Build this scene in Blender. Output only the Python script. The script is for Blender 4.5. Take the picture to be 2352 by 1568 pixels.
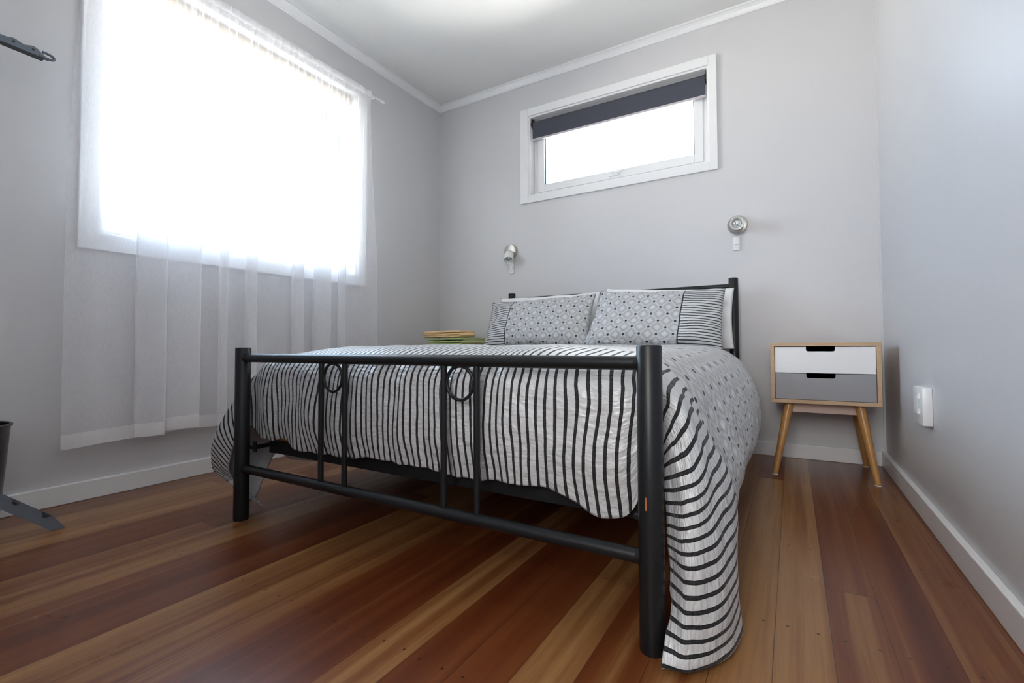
import bpy, bmesh, math, random
from mathutils import Vector, Matrix, noise
random.seed(7)
SC = bpy.context.scene
COL = SC.collection
PI = math.pi
for o in list(bpy.data.objects):
    bpy.data.objects.remove(o)

# ------------------------------------------------------------------ camera
F_PX, OX, OY = 1082.035, 8.204, -18.758
YAW, PIT, ROL = 0.53061, 0.02965, -0.00424
cam_d = bpy.data.cameras.new('camera')
cam = bpy.data.objects.new('camera', cam_d)
COL.objects.link(cam)
fw = Vector((-math.sin(YAW) * math.cos(PIT), math.cos(YAW) * math.cos(PIT), math.sin(PIT)))
rt = Vector((math.cos(YAW), math.sin(YAW), 0))
up = rt.cross(fw)
r2 = math.cos(ROL) * rt + math.sin(ROL) * up
u2 = -math.sin(ROL) * rt + math.cos(ROL) * up
M = Matrix((r2, u2, -fw)).transposed().to_4x4()
M.translation = Vector((2.30095, -2.78525, 0.56201))
cam.matrix_world = M
cam_d.sensor_width = 36
cam_d.lens = F_PX / 2352 * 36
cam_d.shift_x = -OX / 2352
cam_d.shift_y = OY / 2352
cam_d.clip_start = 0.02
SC.camera = cam

# ------------------------------------------------------------------ world, light, exposure
SC.view_settings.view_transform = 'Standard'
SC.view_settings.look = 'None'
SC.view_settings.exposure = 0.0
SC.view_settings.gamma = 1.0
SC.view_settings.use_curve_mapping = False
SC.cycles.use_denoising = True
SC.cycles.max_bounces = 12
SC.cycles.diffuse_bounces = 8
SC.cycles.transparent_max_bounces = 24
SC.cycles.sample_clamp_indirect = 20
world = bpy.data.worlds.new('world')
SC.world = world
world.use_nodes = True
wn = world.node_tree
wn.nodes.clear()
wo = wn.nodes.new('ShaderNodeOutputWorld')
bg = wn.nodes.new('ShaderNodeBackground')
tc = wn.nodes.new('ShaderNodeTexCoord')
sx = wn.nodes.new('ShaderNodeSeparateXYZ')
cr = wn.nodes.new('ShaderNodeValToRGB')
wn.links.new(tc.outputs['Generated'], sx.inputs[0])
zr = wn.nodes.new('ShaderNodeMapRange')      # -1..1 -> 0..1: sunlit ground below the horizon, bright sky above
zr.inputs['From Min'].default_value = -1
wn.links.new(sx.outputs['Z'], zr.inputs['Value'])
wn.links.new(zr.outputs[0], cr.inputs[0])
el = cr.color_ramp.elements
el[0].position, el[0].color = 0.0, (1.0, 0.965, 0.92, 1)
el[1].position, el[1].color = 0.485, (1.0, 0.97, 0.93, 1)
for p_, c_ in ((0.515, (0.42, 0.52, 0.66, 1)), (0.9, (0.32, 0.46, 0.68, 1))):
    e_ = el.new(p_)
    e_.color = c_
wn.links.new(cr.outputs[0], bg.inputs[0])
bg.inputs[1].default_value = 31.0
wn.links.new(bg.outputs[0], wo.inputs[0])


def area(name, loc, rot, sx_, sy_, power, color=(1, 1, 1), portal=False):
    l = bpy.data.lights.new(name, 'AREA')
    l.shape = 'RECTANGLE'
    l.size, l.size_y = sx_, sy_
    l.energy = power
    l.color = color
    if portal:
        l.cycles.is_portal = True
    o = bpy.data.objects.new(name, l)
    COL.objects.link(o)
    o.location = loc
    o.rotation_euler = rot
    return o


# sky portals just outside the two windows (importance sampling of the sky only)
area('side_window_portal', (-0.14, -1.42, 1.565), (0, -PI / 2, 0), 1.13, 1.24, 1, portal=True)
area('back_window_portal', (1.352, 0.14, 1.858), (-PI / 2, 0, 0), 1.15, 0.55, 1, portal=True)
# added fill lamp for the frontal light, out of view behind the camera
area('added_front_fill', (2.16, -4.1, 1.45), (PI / 2, 0, 0), 0.7, 1.1, 36, (1.0, 0.99, 0.98))


# ------------------------------------------------------------------ node helpers
class NT:
    def __init__(self, name):
        self.m = bpy.data.materials.new(name)
        self.m.use_nodes = True
        self.t = self.m.node_tree
        self.t.nodes.clear()
        self.out = self.t.nodes.new('ShaderNodeOutputMaterial')

    def n(self, typ, **kw):
        nd = self.t.nodes.new(typ)
        for k, v in kw.items():
            setattr(nd, k, v)
        return nd

    def put(self, sock, v):
        if isinstance(v, bpy.types.NodeSocket):
            self.t.links.new(v, sock)
        else:
            sock.default_value = v

    def math(self, op, a, b=0.0, c=0.0, clamp=False):
        nd = self.n('ShaderNodeMath', operation=op)
        nd.use_clamp = clamp
        for i, v in enumerate((a, b, c)):
            self.put(nd.inputs[i], v)
        return nd.outputs[0]

    def mix(self, f, a, b, blend='MIX'):
        nd = self.n('ShaderNodeMix', data_type='RGBA', blend_type=blend)
        self.put(nd.inputs[0], f)
        self.put(nd.inputs[6], a if isinstance(a, bpy.types.NodeSocket) else (*a, 1))
        self.put(nd.inputs[7], b if isinstance(b, bpy.types.NodeSocket) else (*b, 1))
        return nd.outputs[2]

    def noise(self, vec, scale, detail=3, rough=0.5, dist=0.0):
        nd = self.n('ShaderNodeTexNoise')
        if vec is not None:
            self.put(nd.inputs['Vector'], vec)
        nd.inputs['Scale'].default_value = scale
        nd.inputs['Detail'].default_value = detail
        nd.inputs['Roughness'].default_value = rough
        nd.inputs['Distortion'].default_value = dist
        return nd.outputs['Fac']

    def obj(self):
        return self.n('ShaderNodeTexCoord').outputs['Object']

    def uv(self):
        return self.n('ShaderNodeUVMap').outputs[0]

    def sep(self, v):
        nd = self.n('ShaderNodeSeparateXYZ')
        self.put(nd.inputs[0], v)
        return nd.outputs[0], nd.outputs[1], nd.outputs[2]

    def comb(self, x, y, z=0.0):
        nd = self.n('ShaderNodeCombineXYZ')
        for i, v in enumerate((x, y, z)):
            self.put(nd.inputs[i], v)
        return nd.outputs[0]

    def scale(self, v, s):
        nd = self.n('ShaderNodeVectorMath', operation='MULTIPLY')
        self.put(nd.inputs[0], v)
        nd.inputs[1].default_value = s
        return nd.outputs[0]

    def bump(self, h, strength=0.3, dist=0.005, normal=None):
        nd = self.n('ShaderNodeBump')
        nd.inputs['Strength'].default_value = strength
        nd.inputs['Distance'].default_value = dist
        self.put(nd.inputs['Height'], h)
        if normal is not None:
            self.put(nd.inputs['Normal'], normal)
        return nd.outputs[0]

    def bsdf(self, color, rough=0.5, metal=0.0, normal=None, spec=0.5, sheen=0.0, coat=0.0, coat_rough=0.1, aniso=0.0):
        b = self.n('ShaderNodeBsdfPrincipled')
        self.put(b.inputs['Base Color'], color if isinstance(color, bpy.types.NodeSocket) else (*color, 1))
        self.put(b.inputs['Roughness'], rough)
        b.inputs['Metallic'].default_value = metal
        b.inputs['Specular IOR Level'].default_value = spec
        b.inputs['Sheen Weight'].default_value = sheen
        b.inputs['Coat Weight'].default_value = coat
        b.inputs['Coat Roughness'].default_value = coat_rough
        b.inputs['Anisotropic'].default_value = aniso
        if normal is not None:
            self.put(b.inputs['Normal'], normal)
        return b.outputs[0]

    def end(self, shader):
        self.t.links.new(shader, self.out.inputs[0])
        return self.m


def plain(name, color, rough=0.5, metal=0.0, spec=0.5, nscale=40, namt=0.06, bump=0.0, sheen=0.0):
    t = NT(name)
    o = t.obj()
    f = t.noise(o, nscale, 3)
    dark = tuple(c * (1 - namt) for c in color)
    lite = tuple(min(1, c * (1 + namt)) for c in color)
    c = t.mix(f, dark, lite)
    nrm = t.bump(f, bump, 0.002) if bump else None
    return t.end(t.bsdf(c, rough, metal, nrm, spec, sheen))


def mat_wall(name, color, rough=0.42):
    t = NT(name)
    o = t.obj()
    streak = t.noise(t.scale(o, (38, 38, 1.1)), 1.0, 3)
    fine = t.noise(o, 350, 2)
    c = t.mix(t.noise(o, 1.6, 3), tuple(x * .98 for x in color), tuple(min(1, x * 1.02) for x in color))
    n1 = t.bump(streak, 0.10, 0.004)
    n2 = t.bump(fine, 0.08, 0.001, n1)
    r = t.math('ADD', t.math('MULTIPLY', streak, 0.10), rough - 0.05)
    return t.end(t.bsdf(c, r, 0, n2, 0.5))


def mat_floor():
    t = NT('oiled_timber_floor')
    x, y, z = t.sep(t.obj())
    W = 0.0955
    xs = t.math('DIVIDE', t.math('ADD', x, 0.031), W)
    bid = t.math('ADD', t.math('FLOOR', xs), 37.0)
    bfr = t.math('FRACT', xs)
    wn1 = t.n('ShaderNodeTexWhiteNoise', noise_dimensions='1D')
    t.put(wn1.inputs['W'], bid)
    off = t.math('MULTIPLY', wn1.outputs['Value'], 7.3)
    ys = t.math('DIVIDE', t.math('ADD', y, off), 2.7)
    lid = t.math('FLOOR', ys)
    lfr = t.math('FRACT', ys)
    wn2 = t.n('ShaderNodeTexWhiteNoise', noise_dimensions='2D')
    t.put(wn2.inputs['Vector'], t.comb(bid, lid))
    rnd = wn2.outputs['Value']
    rr, rg, rb = t.sep(wn2.outputs['Color'])
    # long streaks of heart and sap wood inside each board
    sv = t.comb(t.math('ADD', t.math('MULTIPLY', x, 24.0), t.math('MULTIPLY', rr, 60.0)),
                t.math('ADD', t.math('MULTIPLY', y, 0.42), t.math('MULTIPLY', rg, 30.0)), 0.0)
    streak = t.noise(sv, 1.0, 3, 0.55, 0.4)
    gv = t.comb(t.math('ADD', t.math('MULTIPLY', x, 150.0), t.math('MULTIPLY', rr, 90.0)),
                t.math('ADD', t.math('MULTIPLY', y, 5.0), t.math('MULTIPLY', rb, 30.0)), 0.0)
    grain = t.noise(gv, 1.0, 4, 0.6, 0.8)
    v = t.math('ADD', t.math('MULTIPLY', rnd, 0.50), t.math('MULTIPLY', streak, 0.98))
    v = t.math('ADD', v, t.math('MULTIPLY', grain, 0.16))
    v = t.math('ADD', t.math('MULTIPLY', t.math('SUBTRACT', t.math('MULTIPLY', v, 0.70), 0.57), 1.45), 0.60)
    ramp = t.n('ShaderNodeValToRGB')
    t.put(ramp.inputs[0], v)
    el = ramp.color_ramp.elements
    el[0].position, el[0].color = 0.22, (0.088, 0.019, 0.0060, 1)
    el[1].position, el[1].color = 0.86, (0.31, 0.155, 0.057, 1)
    for p, c in ((0.40, (0.130, 0.032, 0.0095, 1)), (0.56, (0.165, 0.050, 0.0150, 1)), (0.68, (0.225, 0.095, 0.032, 1))):
        e = el.new(p)
        e.color = c
    col = ramp.outputs[0]
    col = t.mix(t.math('MULTIPLY', t.math('SUBTRACT', 0.55, grain, clamp=True), 0.9), col, (0.09, 0.03, 0.014))
    # seams between boards, butt joints, nail holes
    e1 = t.math('LESS_THAN', t.math('ABSOLUTE', t.math('SUBTRACT', bfr, 0.5)), 0.4915)
    e2 = t.math('GREATER_THAN', t.math('MULTIPLY', lfr, 2.7), 0.0022)
    ok = t.math('MULTIPLY', e1, e2)
    seam = t.math('SUBTRACT', 1.0, ok)
    col = t.mix(t.math('MULTIPLY', seam, 0.75), col, (0.05, 0.02, 0.01))
    jy = t.math('MULTIPLY', t.math('SUBTRACT', t.math('FRACT', t.math('DIVIDE', t.math('ADD', y, 2.125 + 0.2225 + 4.45), 0.445)), 0.5), 0.445)
    jy = t.math('ADD', jy, t.math('MULTIPLY', t.math('SUBTRACT', rg, 0.5), 0.012))
    nx = t.math('SUBTRACT', t.math('ABSOLUTE', t.math('MULTIPLY', t.math('SUBTRACT', bfr, 0.5), W)), 0.026)
    d = t.math('SQRT', t.math('ADD', t.math('POWER', jy, 2.0), t.math('POWER', nx, 2.0)))
    nail = t.math('LESS_THAN', d, 0.0030)
    col = t.mix(t.math('MULTIPLY', nail, 0.85), col, (0.02, 0.012, 0.01))
    h = t.math('SUBTRACT', t.math('MULTIPLY', grain, 0.06), t.math('ADD', seam, nail))
    nrm = t.bump(h, 0.10, 0.0008)
    wav = t.bump(t.noise(t.comb(t.math('MULTIPLY', x, 10.0), y), 2.0, 1), 0.05, 0.003, nrm)
    rgh = t.math('ADD', t.math('MULTIPLY', t.noise(t.obj(), 4, 3), 0.08), 0.25)
    return t.end(t.bsdf(col, rgh, 0, wav, 0.38, 0, 0.0, 0.12))


def mat_wood(name, c1, c2, rough=0.4, axis=2, sc=30):
    t = NT(name)
    o = t.obj()
    s = [sc, sc, sc]
    s[axis] = sc * 0.07
    g = t.noise(t.scale(o, tuple(s)), 1.0, 4, 0.6, 0.6)
    c = t.mix(g, c1, c2)
    return t.end(t.bsdf(c, rough, 0, t.bump(g, 0.08, 0.001), 0.5))


SILVER = (0.58, 0.59, 0.60)


def fabric_parts(t, u, v, stripe_c, period, mask):
    """stripe_c: coordinate across the stripes; mask 1 = stripes, 0 = diamond jacquard."""
    wob = t.math('MULTIPLY', t.math('SUBTRACT', t.noise(t.comb(u, v), 55, 2), 0.5), 0.0016)
    s = t.math('FRACT', t.math('DIVIDE', t.math('ADD', stripe_c, wob), period))
    ds = t.math('ABSOLUTE', t.math('SUBTRACT', s, 0.5))
    black = t.math('LESS_THAN', ds, 0.160)
    thr = t.noise(t.comb(t.math('MULTIPLY', u, 1500.0), t.math('MULTIPLY', v, 1500.0)), 1.0, 1)
    weave = t.math('GREATER_THAN', thr, 0.60)
    line = t.math('MULTIPLY', black, t.math('GREATER_THAN', ds, 0.028))
    gap = t.math('MULTIPLY', black, t.math('MULTIPLY', t.math('LESS_THAN', ds, 0.05), weave))
    stripe = t.mix(black, SILVER, (0.007, 0.008, 0.010))
    stripe = t.mix(t.math('MULTIPLY', gap, 0.22), stripe, (0.4, 0.4, 0.4))
    # jacquard: small black dots on a diagonal lattice, rounded diamond rings between them
    A, B = 0.080, 0.074
    a = t.math('DIVIDE', u, A)
    b = t.math('DIVIDE', v, B)

    def cell(ox, oy):
        fx = t.math('MULTIPLY', t.math('SUBTRACT', t.math('FRACT', t.math('ADD', a, ox)), 0.5), A)
        fy = t.math('MULTIPLY', t.math('SUBTRACT', t.math('FRACT', t.math('ADD', b, oy)), 0.5), B)
        return t.math('ABSOLUTE', fx), t.math('ABSOLUTE', fy)

    def dist(ox, oy):
        fx, fy = cell(ox, oy)
        return t.math('SQRT', t.math('ADD', t.math('MULTIPLY', fx, fx), t.math('MULTIPLY', fy, fy)))

    def dia(ox, oy):
        fx, fy = cell(ox, oy)
        p = 1.18
        return t.math('POWER', t.math('ADD', t.math('POWER', t.math('DIVIDE', fx, 0.040), p), t.math('POWER', t.math('DIVIDE', fy, 0.037), p)), 1 / p)

    dot = t.math('LESS_THAN', t.math('MINIMUM', dist(0, 0), dist(.5, .5)), 0.0060)
    dd = t.math('MINIMUM', dia(.5, 0), dia(0, .5))
    ring = t.math('MULTIPLY', t.math('GREATER_THAN', dd, 0.44), t.math('LESS_THAN', dd, 0.72))
    inner = t.math('LESS_THAN', dd, 0.30)
    jac = t.mix(ring, (0.48, 0.49, 0.50), (0.385, 0.38, 0.38))
    jac = t.mix(inner, jac, (0.55, 0.57, 0.575))
    jac = t.mix(dot, jac, (0.012, 0.014, 0.022))
    col = t.mix(mask, jac, stripe)
    crease = t.noise(t.comb(u, v), 16, 3, 0.55)
    crease2 = t.noise(t.comb(t.math('MULTIPLY', u, 1.0), t.math('MULTIPLY', v, 2.2)), 34, 2)
    h = t.math('ADD', crease, t.math('MULTIPLY', crease2, 0.35))
    nrm = t.bump(h, 0.75, 0.016)
    nrm = t.bump(t.math('MULTIPLY', black, mask), 0.15, 0.001, nrm)
    rough = t.math('ADD', t.math('MULTIPLY', t.math('MULTIPLY', black, mask), 0.30), 0.42)
    return col, nrm, rough


def mat_duvet():
    t = NT('striped_and_diamond_satin')
    u, v, _ = t.sep(t.uv())
    mask = t.math('LESS_THAN', v, 0.47)
    col, nrm, rough = fabric_parts(t, u, v, u, 0.0213, mask)
    return t.end(t.bsdf(col, rough, 0.12, nrm, 0.45, 0.1, 0, 0.1))


def mat_pillow(name, inner_x, sign):
    t = NT(name)
    u, v, _ = t.sep(t.uv())
    uu = t.math('MULTIPLY', u, sign)
    mask = t.math('GREATER_THAN', uu, inner_x)
    pip = t.math('LESS_THAN', t.math('ABSOLUTE', t.math('SUBTRACT', uu, inner_x)), 0.0032)
    col, nrm, rough = fabric_parts(t, u, v, v, 0.0145, mask)
    col = t.mix(pip, col, (0.012, 0.013, 0.018))
    return t.end(t.bsdf(col, rough, 0, nrm, 0.5, 0.15))


def mat_sheer(name, opa, col=(0.93, 0.93, 0.95)):
    t = NT(name)
    tr = t.n('ShaderNodeBsdfTransparent')
    df = t.n('ShaderNodeBsdfDiffuse')
    df.inputs[0].default_value = (*col, 1)
    tl = t.n('ShaderNodeBsdfTranslucent')
    tl.inputs[0].default_value = (*col, 1)
    m1 = t.n('ShaderNodeMixShader')
    m1.inputs[0].default_value = 0.18
    t.t.links.new(df.outputs[0], m1.inputs[1])
    t.t.links.new(tl.outputs[0], m1.inputs[2])
    lw = t.n('ShaderNodeLayerWeight')
    lw.inputs[0].default_value = 0.35
    f = t.math('ADD', t.math('MULTIPLY', lw.outputs['Facing'], 0.42), opa, clamp=True)
    weave = t.noise(t.scale(t.obj(), (400, 400, 60)), 1.0, 2)
    f = t.math('ADD', f, t.math('MULTIPLY', t.math('SUBTRACT', weave, 0.5), 0.10), clamp=True)
    m2 = t.n('ShaderNodeMixShader')
    t.put(m2.inputs[0], f)
    t.t.links.new(tr.outputs[0], m2.inputs[1])
    t.t.links.new(m1.outputs[0], m2.inputs[2])
    return t.end(m2.outputs[0])


def mat_glass():
    t = NT('window_glass')
    tr = t.n('ShaderNodeBsdfTransparent')
    tr.inputs[0].default_value = (0.96, 0.98, 0.97, 1)
    gl = t.n('ShaderNodeBsdfGlossy')
    gl.inputs['Roughness'].default_value = 0.02
    fr = t.n('ShaderNodeFresnel')
    fr.inputs[0].default_value = 1.45
    m = t.n('ShaderNodeMixShader')
    t.put(m.inputs[0], t.math('MULTIPLY', fr.outputs[0], 1.0))
    t.t.links.new(tr.outputs[0], m.inputs[1])
    t.t.links.new(gl.outputs[0], m.inputs[2])
    return t.end(m.outputs[0])


def mat_metal_paint():
    t = NT('black_powder_coat')
    o = t.obj()
    n = t.noise(o, 900, 2)
    sc = t.noise(o, 30, 4, 0.7)
    c = t.mix(t.math('GREATER_THAN', sc, 0.74), (0.0085, 0.0095, 0.011), (0.03, 0.03, 0.03))
    return t.end(t.bsdf(c, 0.36, 0, t.bump(n, 0.22, 0.0006), 0.36))


def mat_brushed(name, col, rough):
    t = NT(name)
    x, y, z = t.sep(t.obj())
    r = t.noise(t.comb(t.math('MULTIPLY', x, 20), t.math('MULTIPLY', y, 20), t.math('MULTIPLY', z, 600)), 1.0, 2)
    return t.end(t.bsdf(t.mix(r, tuple(c * .9 for c in col), col), rough, 1.0, t.bump(r, 0.1, 0.0005)))


MW = mat_wall('pale_grey_wall_paint', (0.615, 0.610, 0.622))
MCEIL = mat_wall('white_ceiling_paint', (0.77, 0.765, 0.755), 0.75)
MTRIM = plain('white_gloss_trim', (0.80, 0.80, 0.81), 0.32, 0, 0.5, 6, 0.02)
MFLOOR = mat_floor()
MBLACK = mat_metal_paint()
MDUVET = mat_duvet()
MLINING = plain('grey_cotton_lining', (0.56, 0.56, 0.57), 0.85, 0, 0.2, 90, 0.08, 0.15)
MWHITE_CL = plain('white_cotton', (0.84, 0.84, 0.85), 0.8, 0, 0.2, 60, 0.03, 0.12, 0.2)
MSHEER = mat_sheer('white_voile', 0.37)
MHEM = mat_sheer('white_voile_doubled_hem', 0.70)
MGLASS = mat_glass()
MCHAR = plain('charcoal_blind_fabric', (0.066, 0.070, 0.092), 0.75, 0, 0.3, 500, 0.15, 0.1)
MBROWNBL = plain('taupe_blind_fabric', (0.30, 0.22, 0.15), 0.8, 0, 0.3, 300, 0.1)
MPLASTIC = plain('white_plastic', (0.82, 0.83, 0.83), 0.3, 0, 0.5, 10, 0.01)
MBLKPL = plain('black_plastic', (0.012, 0.012, 0.014), 0.4, 0, 0.5, 80, 0.2)
MNICKEL = mat_brushed('brushed_nickel', (0.56, 0.53, 0.49), 0.24)
MFROST = plain('frosted_white_shade', (0.72, 0.74, 0.72), 0.35, 0, 0.5, 30, 0.02)
MBULB = mat_brushed('silvered_bulb', (0.85, 0.86, 0.84), 0.12)
MOAK = mat_wood('light_oak_veneer', (0.44, 0.28, 0.16), (0.60, 0.42, 0.26), 0.4, 0, 60)
MLEG = mat_wood('honey_wood_leg', (0.40, 0.19, 0.055), (0.56, 0.30, 0.10), 0.3, 2, 80)
MAPRON = plain('pale_plywood', (0.62, 0.47, 0.40), 0.5, 0, 0.4, 12, 0.06)
MDRW = plain('white_lacquer', (0.84, 0.84, 0.84), 0.3, 0, 0.5, 5, 0.02)
MDRG = plain('grey_lacquer', (0.30, 0.30, 0.315), 0.32, 0, 0.5, 5, 0.02)
MDARK = plain('dark_recess', (0.07, 0.05, 0.035), 0.7, 0, 0.3)
MYEL = plain('apricot_terry', (1.0, 0.61, 0.28), 0.95, 0, 0.1, 700, 0.18, 0.8, 0.5)
MGRN = plain('olive_green_terry', (0.40, 0.48, 0.17), 0.95, 0, 0.1, 700, 0.22, 0.8, 0.5)
MBIN = plain('black_enamel', (0.010, 0.010, 0.012), 0.3, 0, 0.5, 30, 0.1)
MBLUEGREY = plain('blue_grey_plastic', (0.135, 0.16, 0.195), 0.42, 0, 0.5, 60, 0.06)
MSLAT = mat_wood('pine_slat', (0.50, 0.22, 0.08), (0.62, 0.32, 0.13), 0.5, 0, 40)
MSHEET = plain('grey_sheet', (0.42, 0.42, 0.43), 0.85, 0, 0.2, 60, 0.05, 0.1)
MCHIP = plain('bare_rust_orange_metal', (0.42, 0.13, 0.05), 0.6, 0, 0.4, 200, 0.2)
MGROUND = plain('pale_concrete', (0.52, 0.51, 0.49), 0.9, 0, 0.2, 6, 0.1)
MEAVE = plain('cream_painted_soffit', (0.80, 0.74, 0.70), 0.6, 0, 0.4, 3, 0.03)


# ------------------------------------------------------------------ mesh helpers
def add_box(bm, x0, x1, y0, y1, z0, z1, bev=0.0):
    vs = [bm.verts.new((x, y, z)) for z in (z0, z1) for y in (y0, y1) for x in (x0, x1)]
    fs = []
    for f in ((0, 2, 3, 1), (4, 5, 7, 6), (0, 1, 5, 4), (2, 6, 7, 3), (0, 4, 6, 2), (1, 3, 7, 5)):
        fs.append(bm.faces.new([vs[i] for i in f]))
    if bev > 0:
        es = {e for f in fs for e in f.edges}
        bmesh.ops.bevel(bm, geom=list(es), offset=bev, segments=2, profile=0.5, affect='EDGES')
    return vs


def frame_of(d):
    d = Vector(d).normalized()
    a = Vector((0, 0, 1)) if abs(d.z) < 0.9 else Vector((1, 0, 0))
    u = d.cross(a).normalized()
    return u, d.cross(u).normalized(), d


def add_lathe(bm, p0, axis, prof, seg=32, cap0=True, cap1=True):
    """prof: list of (distance along axis, radius)."""
    u, v, d = frame_of(axis)
    p0 = Vector(p0)
    rings = []
    for h, r in prof:
        rings.append([bm.verts.new(p0 + d * h + (u * math.cos(2 * PI * k / seg) + v * math.sin(2 * PI * k / seg)) * r) for k in range(seg)])
    for a, b in zip(rings, rings[1:]):
        for k in range(seg):
            bm.faces.new((a[k], a[(k + 1) % seg], b[(k + 1) % seg], b[k]))
    if cap0:
        bm.faces.new(rings[0][::-1])
    if cap1:
        bm.faces.new(rings[-1])


def add_cyl(bm, p0, p1, r0, r1=None, seg=24, bev=0.0):
    r1 = r0 if r1 is None else r1
    p0, p1 = Vector(p0), Vector(p1)
    L = (p1 - p0).length
    if bev > 0:
        prof = [(0, r0 - bev), (bev * .4, r0 - bev * .3), (bev, r0), (L - bev, r1), (L - bev * .4, r1 - bev * .3), (L, r1 - bev)]
    else:
        prof = [(0, r0), (L, r1)]
    add_lathe(bm, p0, p1 - p0, prof, seg)


def add_path_tube(bm, pts, r, seg=10, closed=False):
    pts = [Vector(p) for p in pts]
    n = len(pts)
    rings = []
    ref = None
    for i, p in enumerate(pts):
        if closed:
            d = pts[(i + 1) % n] - pts[i - 1]
        else:
            d = pts[min(i + 1, n - 1)] - pts[max(i - 1, 0)]
        d.normalize()
        if ref is None:
            u, v, _ = frame_of(d)
        else:
            u = (ref - d * ref.dot(d)).normalized()
            v = d.cross(u)
        ref = u
        rings.append([bm.verts.new(p + (u * math.cos(2 * PI * k / seg) + v * math.sin(2 * PI * k / seg)) * r) for k in range(seg)])
    m = n if closed else n - 1
    for i in range(m):
        a, b = rings[i], rings[(i + 1) % n]
        for k in range(seg):
            bm.faces.new((a[k], a[(k + 1) % seg], b[(k + 1) % seg], b[k]))
    if not closed:
        bm.faces.new(rings[0][::-1])
        bm.faces.new(rings[-1])


def add_prism(bm, poly, axis, a, b):
    """poly: list of 2D points in the plane perpendicular to axis (0 x,1 y,2 z) extruded from a to b."""
    def mk(p, w):
        c = [0, 0, 0]
        o = [i for i in range(3) if i != axis]
        c[o[0]], c[o[1]], c[axis] = p[0], p[1], w
        return bm.verts.new(c)
    A = [mk(p, a) for p in poly]
    B = [mk(p, b) for p in poly]
    bm.faces.new(A)
    bm.faces.new(B[::-1])
    n = len(poly)
    for i in range(n):
        bm.faces.new((A[i], B[i], B[(i + 1) % n], A[(i + 1) % n]))


def obj(name, bm, mats, parent=None, smooth=False, angle=None):
    bmesh.ops.recalc_face_normals(bm, faces=bm.faces)
    me = bpy.data.meshes.new(name)
    bm.to_mesh(me)
    bm.free()
    if smooth:
        if angle is None:
            me.shade_smooth()
        else:
            for p in me.polygons:
                p.use_smooth = True
            me.set_sharp_from_angle(angle=math.radians(angle))
    o = bpy.data.objects.new(name, me)
    for m in (mats if isinstance(mats, (list, tuple)) else [mats]):
        me.materials.append(m)
    COL.objects.link(o)
    if parent is not None:
        o.parent = parent
        o.matrix_parent_inverse = parent.matrix_basis.inverted()
    return o


def tag(o, label, cat, group=None):
    o['label'] = label
    o['category'] = cat
    if group:
        o['group'] = group
    return o


def thing(name, label, cat, loc=(0, 0, 0), rotz=0, group=None):
    o = bpy.data.objects.new(name, None)
    COL.objects.link(o)
    o.empty_display_size = 0.05
    o.location = loc
    o.rotation_euler = (0, 0, rotz)
    return tag(o, label, cat, group)


def struct(name, bm, m, parent=None, smooth=False, angle=None):
    o = obj(name, bm, m, parent, smooth, angle)
    if parent is None:
        o['kind'] = 'structure'
    return o


def struct_empty(name, loc):
    o = bpy.data.objects.new(name, None)
    COL.objects.link(o)
    o.location = loc
    o['kind'] = 'structure'
    return o


BM = bmesh.new

# ------------------------------------------------------------------ room shell
RW, RH, RD = 2.671, 2.40, -3.10          # right wall x, ceiling height, front wall y
WT = 0.12
W1 = (-2.045, -0.795, 1.0, 2.13)         # left window opening y0,y1,z0,z1
W2 = (0.777, 1.926, 1.583, 2.132)        # back window opening x0,x1,z0,z1
DX0, DX1, DZ = 1.80, 2.56, 2.0           # unseen opening behind the camera, added to let the fill lamp in


def wall_with_hole(name, axis, a0, a1, h, t0, t1, m):
    """wall spanning a0..a1 (other horizontal axis), hole h=(u0,u1,z0,z1), thickness t0..t1 on axis."""
    bm = BM()
    u0, u1, z0, z1 = h
    def bx(ua, ub, za, zb):
        if axis == 0:
            add_box(bm, t0, t1, ua, ub, za, zb)
        else:
            add_box(bm, ua, ub, t0, t1, za, zb)
    bx(a0, u0, 0, RH)
    bx(u1, a1, 0, RH)
    if z0 > 0:
        bx(u0, u1, 0, z0)
    bx(u0, u1, z1, RH)
    return struct(name, bm, m)


wall_with_hole('wall_left', 0, RD - WT, WT, W1, -WT, 0, MW)
wall_with_hole('wall_back', 1, 0, RW, W2, 0, WT, MW)
bm = BM(); add_box(bm, RW, RW + WT, RD - WT, WT, 0, RH); struct('wall_right', bm, MW)
wall_with_hole('wall_front', 1, 0, RW, (DX0, DX1, 0, DZ), RD - WT, RD, MW)
bm = BM(); add_box(bm, -WT, RW + WT, -4.5, WT, -0.05, 0); struct('floor', bm, MFLOOR)
bm = BM(); add_box(bm, -WT, RW + WT, -4.5, WT, RH, RH + 0.05); struct('ceiling', bm, MCEIL)
bm = BM(); add_box(bm, 1.2, 1.3, -4.5, RD - WT, 0, RH); struct('wall_light_baffle_left', bm, MW)  # added unseen walls round the fill lamp, keeping world light out of the doorway
bm = BM(); add_box(bm, RW, RW + 0.1, -4.5, RD - WT, 0, RH); struct('wall_light_baffle_right', bm, MW)
bm = BM(); add_box(bm, 1.2, RW + 0.1, -4.6, -4.5, 0, RH); struct('wall_light_baffle_end', bm, MW)

# skirting boards
SK = 0.070
bm = BM(); add_box(bm, 0, 0.018, RD, 0, 0, SK, 0.003); struct('baseboard_left', bm, MTRIM)
bm = BM(); add_box(bm, 0.018, RW - 0.018, -0.018, 0, 0, SK, 0.003); struct('baseboard_back', bm, MTRIM)
bm = BM(); add_box(bm, RW - 0.018, RW, RD, 0, 0, SK, 0.003); struct('baseboard_right', bm, MTRIM)
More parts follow.
